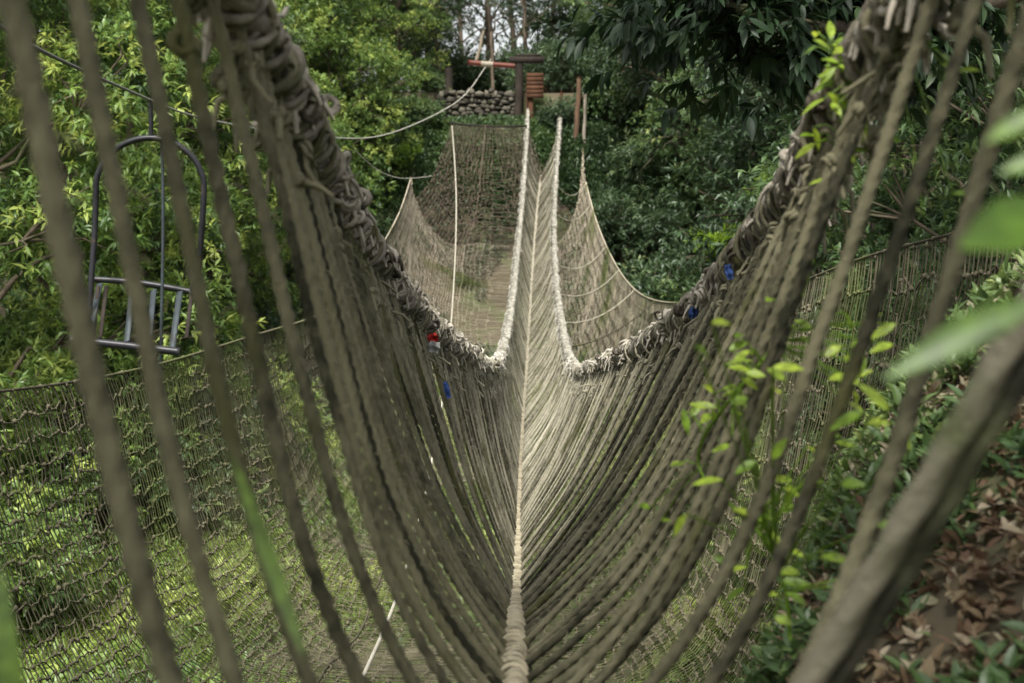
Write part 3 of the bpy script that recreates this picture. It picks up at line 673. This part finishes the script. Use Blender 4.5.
T = [
 ('A', -70, 17, 1.0, 'tall light green tree filling the far left edge behind the hanging chair'),
 ('E', 75, 21, 1.15, 'small leafed bright green tree directly behind the hanging chair'),
 ('A', 150, 24, .98, 'light green tree rising behind the left foreground ropes'),
 ('E', 215, 29, 1.1, 'bright green tree left of the net, behind the left handrail'),
 ('A', 270, 36, .95, 'yellow green tree overhanging the left corner of the net'),
 ('B', 5, 27, 1.15, 'mid green tree behind the leftmost light green tree'),
 ('B', 150, 31, 1.1, 'mid green tree seen above the hoop of the hanging chair'),
 ('B', 330, 43, .95, 'mid green tree behind the overhead cable, upper left centre'),
 ('C', 385, 50, 1.0, 'dark tree left of the red bar behind the left gate post'),
 ('C', 330, 58, 1.2, 'dark tall tree in the back row at upper left'),
 ('B', 220, 45, 1.3, 'mid green tree in the back row at far left'),
 ('C', 60, 42, 1.4, 'dark green tree in the back row behind the hanging chair'),
 ('C', -60, 33, 1.3, 'dark tree in the back row at the left edge'),
 ('D', 432, 50, 1.0, 'slender dark tree left of the patch of white sky'),
 ('D', 492, 47, .85, 'slender tree with a bare trunk right behind the red bar'),
 ('D', 512, 60, 1.1, 'slender tree standing against the middle of the white sky'),
 ('D', 548, 55, 1.0, 'slender tree right of the white sky above the wooden box'),
 ('D', 468, 66, 1.2, 'slender far tree behind the left half of the red bar'),
 ('A', 338, 37.0, .66, 'small yellow green tree crowding the left corner of the net'),
 ('E', 398, 40.8, .55, 'small bright tree at the left end of the stone wall'),
 ('B', 300, 41, .85, 'mid green tree behind the small yellow green tree by the net'),
 ('D', 440, 45, .62, 'low leafy tree behind the left gate post, its crown topping the white sky'),
 ('D', 528, 44.5, .64, 'low leafy tree behind the lintel, its crown topping the white sky'),
 ('D', 486, 50, .72, 'low leafy tree behind the middle of the red bar'),
 ('C', 418, 45.5, .55, 'small dark tree closing the left side of the white sky'),
 ('C', 583, 46, .52, 'small dark tree closing the right side of the white sky'),
 ('C', 625, 46, .95, 'dark tree right behind the leaning brown pole'),
 ('B', 655, 41, .80, 'mid green tree with drooping leaves right of the bridge end'),
 ('C', 690, 38, .90, 'dark green tree right of the bridge, above the sagging net edge'),
 ('C', 650, 54, 1.25, 'dark tall tree in the back row right of the bridge'),
 ('B', 745, 36, .92, 'grey green tree above the right handrail'),
 ('C', 760, 50, 1.3, 'dark tall tree in the back row at upper right'),
 ('C', 830, 31, 1.05, 'dark green tree behind the right handrail ropes'),
 ('B', 900, 42, 1.4, 'mid green tree in the back row at far right'),
 ('C', 905, 22, 1.05, 'dark tree behind the right foreground ropes'),
 ('B', 1010, 17, 1.0, 'mid green tree filling the right edge of the view'),
 ('C', 1080, 27, 1.4, 'dark tree in the back row beyond the right edge'),
 ('B', 1130, 12.5, .85, 'mid green tree leaning in from the right edge'),
]
for k, px, Y, sc, lab in T: place(k, px, Y, sc, lab)
S = [
 ('s', -20, 14, 1.1, 'bright bush behind the net at the left edge'), ('s', 70, 17, 1.2, 'bright bush below the hanging chair'),
 ('t', 170, 18, 1.2, 'mid green bush behind the net right of the hanging chair'), ('s', 250, 20, 1.2, 'bright bush behind the left net border'),
 ('v', 290, 25, 1.3, 'dark bush at the foot of the left trees'), ('t', 20, 21, 1.5, 'mid green bush under the leftmost trees'),
 ('v', 130, 24, 1.6, 'dark bush in the shade beneath the hanging chair'), ('v', 350, 31, 1.1, 'dark bush beside the left net post'),
 ('t', 418, 39.5, .7, 'green bush against the left end of the stone wall'), ('u', 400, 38, .7, 'yellow green bush beside the left corner of the net'),
 ('v', 452, 47, 1.05, 'dark hedge bush behind the red bar, left one'), ('v', 500, 48, 1.05, 'dark hedge bush behind the red bar, right one'), ('v', 552, 44.5, 1.1, 'dark bush behind the wooden box'),
 ('v', 478, 53, 1.2, 'dark large bush far behind the stone wall'), ('v', 530, 52, 1.3, 'dark large bush far behind the lintel'),
 ('t', 620, 39.5, 1.0, 'green bush right of the leaning brown pole'), ('v', 560, 42.5, 1.0, 'dark bush between the two slim bridge poles'),
 ('v', 625, 36, 1.1, 'dark bush below the right corner of the net'), ('v', 650, 33, 1.4, 'dark bush above the right net edge'),
 ('t', 710, 31, 1.3, 'mid green bush where the handrail meets the right trees'), ('v', 770, 27, 1.4, 'dark bush behind the right handrail'),
 ('t', 850, 20, 1.3, 'mid green bush behind the right hangers'), ('s', 900, 12, 1.15, 'bright bush behind the right part of the net'),
 ('s', 985, 9.5, 1.05, 'bright bush behind the net at the right edge'), ('t', 1060, 8, 1.2, 'broad bush beyond the right edge of the net'),
 ('s', 820, 14, 1.1, 'bright bush below the right hangers'), ('t', 760, 17, 1.1, 'mid green bush low behind the right side of the bridge'),
]
for k, px, Y, sc, lab in S: place(k, px, Y, sc, lab)
for a in [('t',432,40.7,.5,'small green bush growing on the left end of the wall top'),('t',385,39.3,.8,'green bush hiding the earth bank left of the stone wall'),('v',355,39.2,.9,'dark bush in front of the earth bank, far left of the stone wall'),('v',575,41.2,.8,'dark bush on the bank behind the leaning brown pole'),('v',556,39.4,.55,'dark low bush below the slim bridge poles'),('t',598,40,.8,'mid green bush under the leaning brown pole'),('v',300,39,1.2,'dark bush at the foot of the yellow green tree')]: place(*a)
place('u', 792, 26, 1.0, 'lime green bush glowing beside the right handrail, upper one', z=P(0, 200, 26)[2]-.3)
place('u', 727, 30, 1.0, 'pale lime bush above the right handrail, lower one', z=P(0, 262, 30)[2]-.2)

# big dark overhanging limb, upper right, and the tree over the near end
def overhang(name, trunk_pts, limbs, seed, label, mat, L, W, spr, fine, tr, droop=.9):
    rng = np.random.default_rng(seed); root = empty(name, trunk_pts[0]); o = np.array(root.location)
    b = Buf(); tp = np.array(trunk_pts, float); f = [spline(range(len(tp)), tp[:, q]) for q in range(3)]
    t = np.linspace(0, len(tp)-1, 40); b.tube(np.stack([q(t) for q in f], -1)-o, tr*(1-.6*t/(len(tp)-1)), 12, ref=A(0,1,0), t=.5)
    lob = []
    for ln in limbs:
        ln = np.array(ln, float); g_ = [spline(range(len(ln)), ln[:, q]) for q in range(3)]; t = np.linspace(0, len(ln)-1, 30)
        pp = np.stack([q(t) for q in g_], -1); b.tube(pp-o, tr*.42*(1-.8*t/(len(ln)-1)), 8, t=.5)
        for q in range(7, 30, 2):
            c = pp[q]+rng.normal(0, .3, 3)*A(1, 1, .45); lob.append((c-o, rng.uniform(.3, .55)))
            b.tube([pp[q]-o, (pp[q]+c)/2-o+A(0,0,.04), c-o], [.02, .014, .007], 5, t=.5, cap=False)
    b.build('trunk', M['bark'], root)
    crown_buf(rng, lob, spr, L, W, 8, droop, fine=fine, spread=1.1, tmean=.45, tvar=.2).build('crown', M[mat], root, smooth=fine)
    return tag(root, label, 'tree', 'trees around the ravine')
tx, ty = 5.2, 9.5
overhang('overhanging_tree', [A(tx,ty,float(H(tx,ty))-.3), A(tx-.2,ty,0), A(tx-.5,ty-.1,2.2), A(tx-.9,ty,4.2)],
   [[A(tx-.5,ty,1.9), P(930,25,9.3), P(860,30,9.0), P(790,25,8.8), P(705,-5,8.8)],
    [A(tx-.5,ty,2.3), P(950,-30,9.6), P(850,-10,9.3), P(760,-30,9.2), P(680,-40,9.3)],
    [A(tx-.5,ty,2.0), P(960,0,10.2), P(880,25,10), P(820,40,9.8), P(760,40,9.8)],
    [A(tx-.5,ty,3.0), A(2.5,8.5,3.2), A(1.2,8.2,3.1), A(.3,8,2.9)]], 77,
   'dark glossy leafed tree whose limb droops into the upper right', 'leaf_gloss', .15, .044, 200, True, .2)
tx, ty = -2.3, -1.5
overhang('shade_tree', [A(tx,ty,-1.8), A(tx-.1,ty,1), A(tx+.2,ty,3.0), A(tx+.4,ty+.2,5)],
   [[A(tx+.1,ty,2.6), A(-1.5,.5,3.4), A(-.6,2.3,3.5), A(.5,4.2,3.4)], [A(tx+.1,ty,2.9), A(-2.2,1,3.8), A(-2.2,3,3.9), A(-1.8,5.2,3.8)],
    [A(tx+.1,ty,2.4), A(-1,-.6,3.2), A(.6,.2,3.6), A(2.0,1.6,3.6)], [A(tx+.1,ty,3.2), A(-1.0,.6,4.3), A(.2,2.4,4.5), A(1.5,4.6,4.4)],
    [A(tx+.1,ty,2.4), A(-2.8,-.2,3.0), A(-3.6,1.6,3.3), A(-4.0,3.4,3.2)]], 78,
   'tree behind the near bank spreading its crown over the start of the bridge', 'leaf_dark', .16, .05, 400, False, .17, .4)

# ---------------------------------------------------------------- ground cover
def cover(name, mat, n, xr, yr, L, W, nl, tmean, tvar, seed, keep, hgt=.05, droop=.3, fine=False, up=1.2):
    rng = np.random.default_rng(seed); x = rng.uniform(*xr, n); y = rng.uniform(*yr, n)
    k = keep(x, y, rng); x, y = x[k], y[k]; z = H(x, y)+rng.random(len(x))*hgt
    t = np.clip(tmean+tvar*2*fbm(x*.6, y*.6, 2)+rng.normal(0, .08, len(x)), 0, 1)
    b = Buf(); b.sprigs(np.stack([x, y, z+L*.5], -1), A(0,0,up)+rng.normal(0, .45, (len(x), 3)), nl, L, W, t, 1.0, droop, fine, rng)
    return tag(b.build(name, M[mat], smooth=False), kind='stuff')
pk = lambda thr, s, k: (lambda x, y, r: (fbm(x*s, y*s, k)+r.normal(0, .12, len(x))) > thr)
o = cover('grass', 'grass', 90000, (-13, 9), (5, 34), .22, .018, 7, .52, .30, 1, pk(-.3, .5, 1), .05, .1, up=2.0); tag(o, 'long green grass on the floor of the ravine', 'grass')
o = cover('ground_cover', 'leaf_bright', 60000, (-13, 10), (5, 34), .13, .05, 6, .72, .32, 2, pk(-.15, .7, 3), .25); tag(o, 'broad leafed weeds carpeting the ravine floor under the net', 'weeds')
o = cover('bank_plants', 'leaf_dark', 40000, (-14, 14), (30, 40), .16, .05, 6, .5, .2, 3, lambda x, y, r: (np.abs(x+.5) > 1.6+.6*r.random(len(x))) | (fbm(x*.9, y*.9, 2) > -.05), .3); tag(o, 'dark green low plants on the far bank below the wall', 'weeds')
o = cover('wall_foot_plants', 'leaf_mid', 16000, (-7, 5), (37, 40.1), .13, .04, 6, .4, .25, 13, lambda x, y, r: x < 99, .25); tag(o, 'tangle of small plants on the steep earth just under the stone wall', 'weeds')
o = cover('leaf_litter', 'litter', 26000, (.15, 3.6), (1.0, 6.5), .034, .017, 5, .42, .36, 4, lambda x, y, r: r.random(len(x)) < .9, .02, .5, True, .8); tag(o, 'brown and red fallen leaves with small weeds on the right bank', 'leaf litter')
o = cover('moss', 'leaf_mid', 16000, (.1, 3.6), (1.0, 6.5), .045, .017, 6, .45, .4, 5, pk(-.12, 1.7, 5), .05, .3, True); tag(o, 'small green weeds growing through leaf litter on right bank', 'weeds')
o = cover('near_grass', 'grass', 2200, (-3.5, .1), (.5, 4.0), .22, .012, 7, .5, .2, 6, pk(-.1, 1.2, 2), .02, .1, True, 2.0); tag(o, 'grass on the near bank below the left ropes', 'grass')

# foreground shoots: stems with broad leaves, and single grass tufts
def shoot(name, stem, nleaf, L, W, mat, label, cat, seed, droop=.2):
    rng = np.random.default_rng(seed); root = empty(name, stem[0]); o = np.array(root.location); st = np.array(stem, float)-o
    f = [spline(range(len(st)), st[:, q]) for q in range(3)]; t = np.linspace(0, len(st)-1, 30); pp = np.stack([q(t) for q in f], -1)
    b = Buf(); b.tube(pp, .0028, 6, t=.5); b.build('stem', M[mat], root)
    idx = np.linspace(5, 29, nleaf).astype(int); c = pp[idx]; tg = nrm(np.gradient(pp, axis=0))[idx]
    sd = nrm(np.cross(tg, A(0,0,1)))*np.where(np.arange(nleaf) % 2, 1, -1)[:, None]
    d = sd+tg*.6+rng.normal(0, .25, c.shape)-A(0,0,droop)
    b = Buf(); b.leaves(c, d, A(0,-.5,1)+rng.normal(0, .25, c.shape), L*rng.uniform(.75, 1.2, nleaf), W, np.clip(.55+rng.normal(0, .18, nleaf), 0, 1), True, .12)
    b.build('leaves', M[mat], root); return tag(root, label, cat)
def blades(name, specs, label, base):
    root = empty(name, base); o = np.array(root.location); b = Buf()
    for p0, p1, w, bend in specs:
        b = Buf(); p0 = p0-o; p1 = p1-o; d = p1-p0; Ln = np.linalg.norm(d)
        b.leaves([p0], [d], [A(0,-1,.4)], Ln, w, .2, True, bend)
        b.build('blade', M['grass'], root); return tag(root, label, 'plant')
# right edge leaves
def broad(name, specs, label, base, mat='leaf_lime'):
    root = empty(name, base); o = np.array(root.location)
    b = Buf()
    for (p0, p1, w, t) in specs:
        b.tube([A(0,0,0), (p0-o)*.6+A(.01,0,.01), p0-o], .0016, 6, t=.5)
    b.build('stem', M[mat], root)
    b = Buf()
    for (p0, p1, w, t) in specs: b.leaves([p0-o], [p1-p0], [A(0,-.8,.6)], np.linalg.norm(p1-p0), w, t, True, .06)
    b.build('leaves', M[mat], root); return tag(root, label, 'plant')
broad('broad_leaf_shoot', [(P(1060,215,.75), P(965,240,.72), .034, .0), (P(1040,300,.8), P(885,372,.78), .022, .0), (P(1045,110,.8), P(985,140,.8), .013, .2), (P(1060,155,.8), P(1000,170,.8), .012, .2)],
      'large blurred bright green leaves at the right edge of the photo', P(1100, 330, .85))
vin = [(840,75,2.5),(860,95,2.4),(830,125,2.6),(862,150,2.5),(735,352,2.4),(760,365,2.2),(790,320,2.4),(860,355,2.2),(690,415,2.5),(800,490,2.3),(765,535,2.2),(655,520,2.6),(850,395,2.3),(730,400,2.4),(780,600,2.0),(870,60,2.4),(845,110,2.4),(900,330,2.1),(820,160,2.7),(690,480,2.5),(745,440,2.3),(930,200,2.2),(955,75,2.1)]+[(q*7.1%60+820, q*13.7%130+40, 2.45) for q in range(16)]+[(700+q*37.3%210, 340+q*71.7%270, 1.7+q*.29%.7) for q in range(14)]
rngv = np.random.default_rng(91)
root = empty('climbing_vine', P(790, 640, 2.2)); o = np.array(root.location)
sp = np.array([P(790,640,2.2), P(765,540,2.25), P(700,470,2.5), P(730,400,2.4), P(790,320,2.4), P(820,230,2.5), P(835,150,2.5), P(860,90,2.45), P(905,30,2.2)])-o
f = [spline(range(len(sp)), sp[:, q]) for q in range(3)]; t = np.linspace(0, len(sp)-1, 120); pp = np.stack([q(t) for q in f], -1)
b = Buf(); b.tube(pp, .003, 6, ref=A(0,1,0), t=.4); 
lb = Buf()
for (x, y, d) in vin:
    for q in range(rngv.integers(2, 5)):
        c = P(x, y, d)-o+rngv.normal(0, .02, 3); k = np.argmin(np.linalg.norm(pp-c, axis=1))
        b.tube([pp[k], (pp[k]+c)/2+A(0,0,.01), c], .0014, 4, t=.4, cap=False)
        dd = nrm(A(rngv.normal(), rngv.normal()*.4, rngv.normal()*.35)); lb.leaves([c], [dd], [A(0,-.6,.8)+rngv.normal(0,.2,3)], rngv.uniform(.025, .05), .015, rngv.uniform(.35, 1), True, .1)
b.build('stem', M['leaf_lime'], root); lb.build('leaves', M['leaf_lime'], root)
tag(root, 'leafy green vine climbing through the right hanger ropes to the handrail', 'vine')
blades('grass_clump', [(P(305,660,1.0), P(236,455,1.05), .012, -.10), (P(290,620,1.05), P(246,500,1.05), .012, .1), (P(285,580,1.3), P(395,512,1.35), .012, .1)],
       'bright green blade of grass leaning across the left hanger ropes', P(320, 760, 1.0))
blades('grass_tuft', [(P(20,760,1.0), P(-8,570,1.0), .02, .1), (P(30,780,1.0), P(10,610,1.0), .016, -.1), (P(60,770,1.1), P(150,655,1.1), .014, .1), (P(50,770,1.1), P(95,650,1.1), .014, .05), (P(75,770,1.1), P(110,640,1.1), .012, -.1)],
       'tuft of blurred grass blades in the bottom left corner', P(45, 800, 1.05))

# ---------------------------------------------------------------- rags tied to the ropes
def rag(px, py, Y, w, h, mat, label, ang=0, k=1):
    b = Buf(); c = P(px, py, Y); n = 7; u = np.linspace(-1, 1, n)
    th = .004
    for off in (0, 1):
        pass
    X_, Z_ = np.meshgrid(u, u, indexing='ij')
    wv = .25*w*np.sin(X_*4+Z_*2+k)+.15*w*np.cos(Z_*5+k)
    xx = X_*w/2*(1-.3*np.abs(Z_)); zz = Z_*h/2
    x2 = xx*math.cos(ang)-zz*math.sin(ang); z2 = xx*math.sin(ang)+zz*math.cos(ang)
    fr = np.stack([x2, wv-th, z2], -1).reshape(-1, 3)+c; bk = np.stack([x2, wv+th, z2], -1).reshape(-1, 3)+c
    i = (np.arange(n-1)[:, None]*n+np.arange(n-1)[None]); Q = np.stack([i, i+n, i+n+1, i+1], -1).reshape(-1, 4)
    N = n*n; e = []
    for q in range(n-1):
        for a, b2 in ((q*n, (q+1)*n), (q*n+n-1, (q+1)*n+n-1), (q, q+1), ((n-1)*n+q, (n-1)*n+q+1)): e.append([a, b2, b2+N, a+N])
    b.add(np.concatenate([fr, bk]), np.concatenate([Q, Q[:, ::-1]+N, e])); return tag(b.build('cloth_rag', M[mat]), label, 'rag', 'rags tied to the ropes')
rag(433,338,5.45,.045,.035,'red_cloth','small red rag knotted on the left handrail',.3,1)
rag(434,347,5.4,.05,.04,'grey_cloth','pale grey rag just under the red one on the left handrail',-.2,2)
rag(447,390,5.5,.022,.065,'blue_cloth','narrow blue rag hanging below the left handrail',.25,3)
rag(729,272,3.85,.022,.04,'blue_cloth','upper blue rag on the right handrail beside the large knots',.2,4)
rag(693,313,4.95,.03,.04,'blue_cloth','lower blue rag on the right handrail',-.3,5)
rag(627,368,8.6,.05,.03,'blue_cloth','dull blue rag under the right handrail near its lowest point',.1,6)

# ---------------------------------------------------------------- world, light, camera
EL_, AZ = 60, -165          # sun elevation, azimuth measured from +Y towards +X
w = bpy.data.worlds.new('World'); bpy.context.scene.world = w; w.use_nodes = True; nt = w.node_tree; nt.nodes.clear()
sky = nd(nt, 'ShaderNodeTexSky', sky_type='NISHITA', sun_disc=False); sky.sun_elevation = math.radians(EL_); sky.sun_rotation = math.radians(AZ)
sky.dust_density = 4; sky.air_density = 1.2
hs = nd(nt, 'ShaderNodeHueSaturation'); hs.inputs['Saturation'].default_value = .2; hs.inputs['Value'].default_value = 1.25; nt.links.new(sky.outputs[0], hs.inputs['Color'])
bg = nd(nt, 'ShaderNodeBackground'); nt.links.new(hs.outputs[0], bg.inputs[0]); bg.inputs[1].default_value = .13
ow = nd(nt, 'ShaderNodeOutputWorld'); nt.links.new(bg.outputs[0], ow.inputs[0])
sl = bpy.data.lights.new('sun', 'SUN'); sl.energy = 4.6; sl.angle = math.radians(13); sl.color = (1, .97, .91)
so = bpy.data.objects.new('sun', sl); C.objects.link(so)
from mathutils import Vector
az, el = math.radians(AZ), math.radians(EL_)
sd = Vector((math.sin(az)*math.cos(el), math.cos(az)*math.cos(el), math.sin(el)))
so.rotation_euler = sd.to_track_quat('Z', 'Y').to_euler(); so.location = sd*60
cam = bpy.data.cameras.new('camera'); co = bpy.data.objects.new('camera', cam); C.objects.link(co)
co.location = (0, 0, 0); co.rotation_euler = (math.radians(84), 0, 0)
cam.sensor_width = 36; cam.lens = F*36/1024; cam.clip_end = 2000; cam.clip_start = .05
cam.dof.use_dof = True; cam.dof.focus_distance = 6.2; cam.dof.aperture_fstop = 5.2
bpy.context.scene.camera = co
vs = bpy.context.scene.view_settings; vs.view_transform = 'Standard'; vs.look = 'None'; vs.gamma = 1; vs.exposure = .84
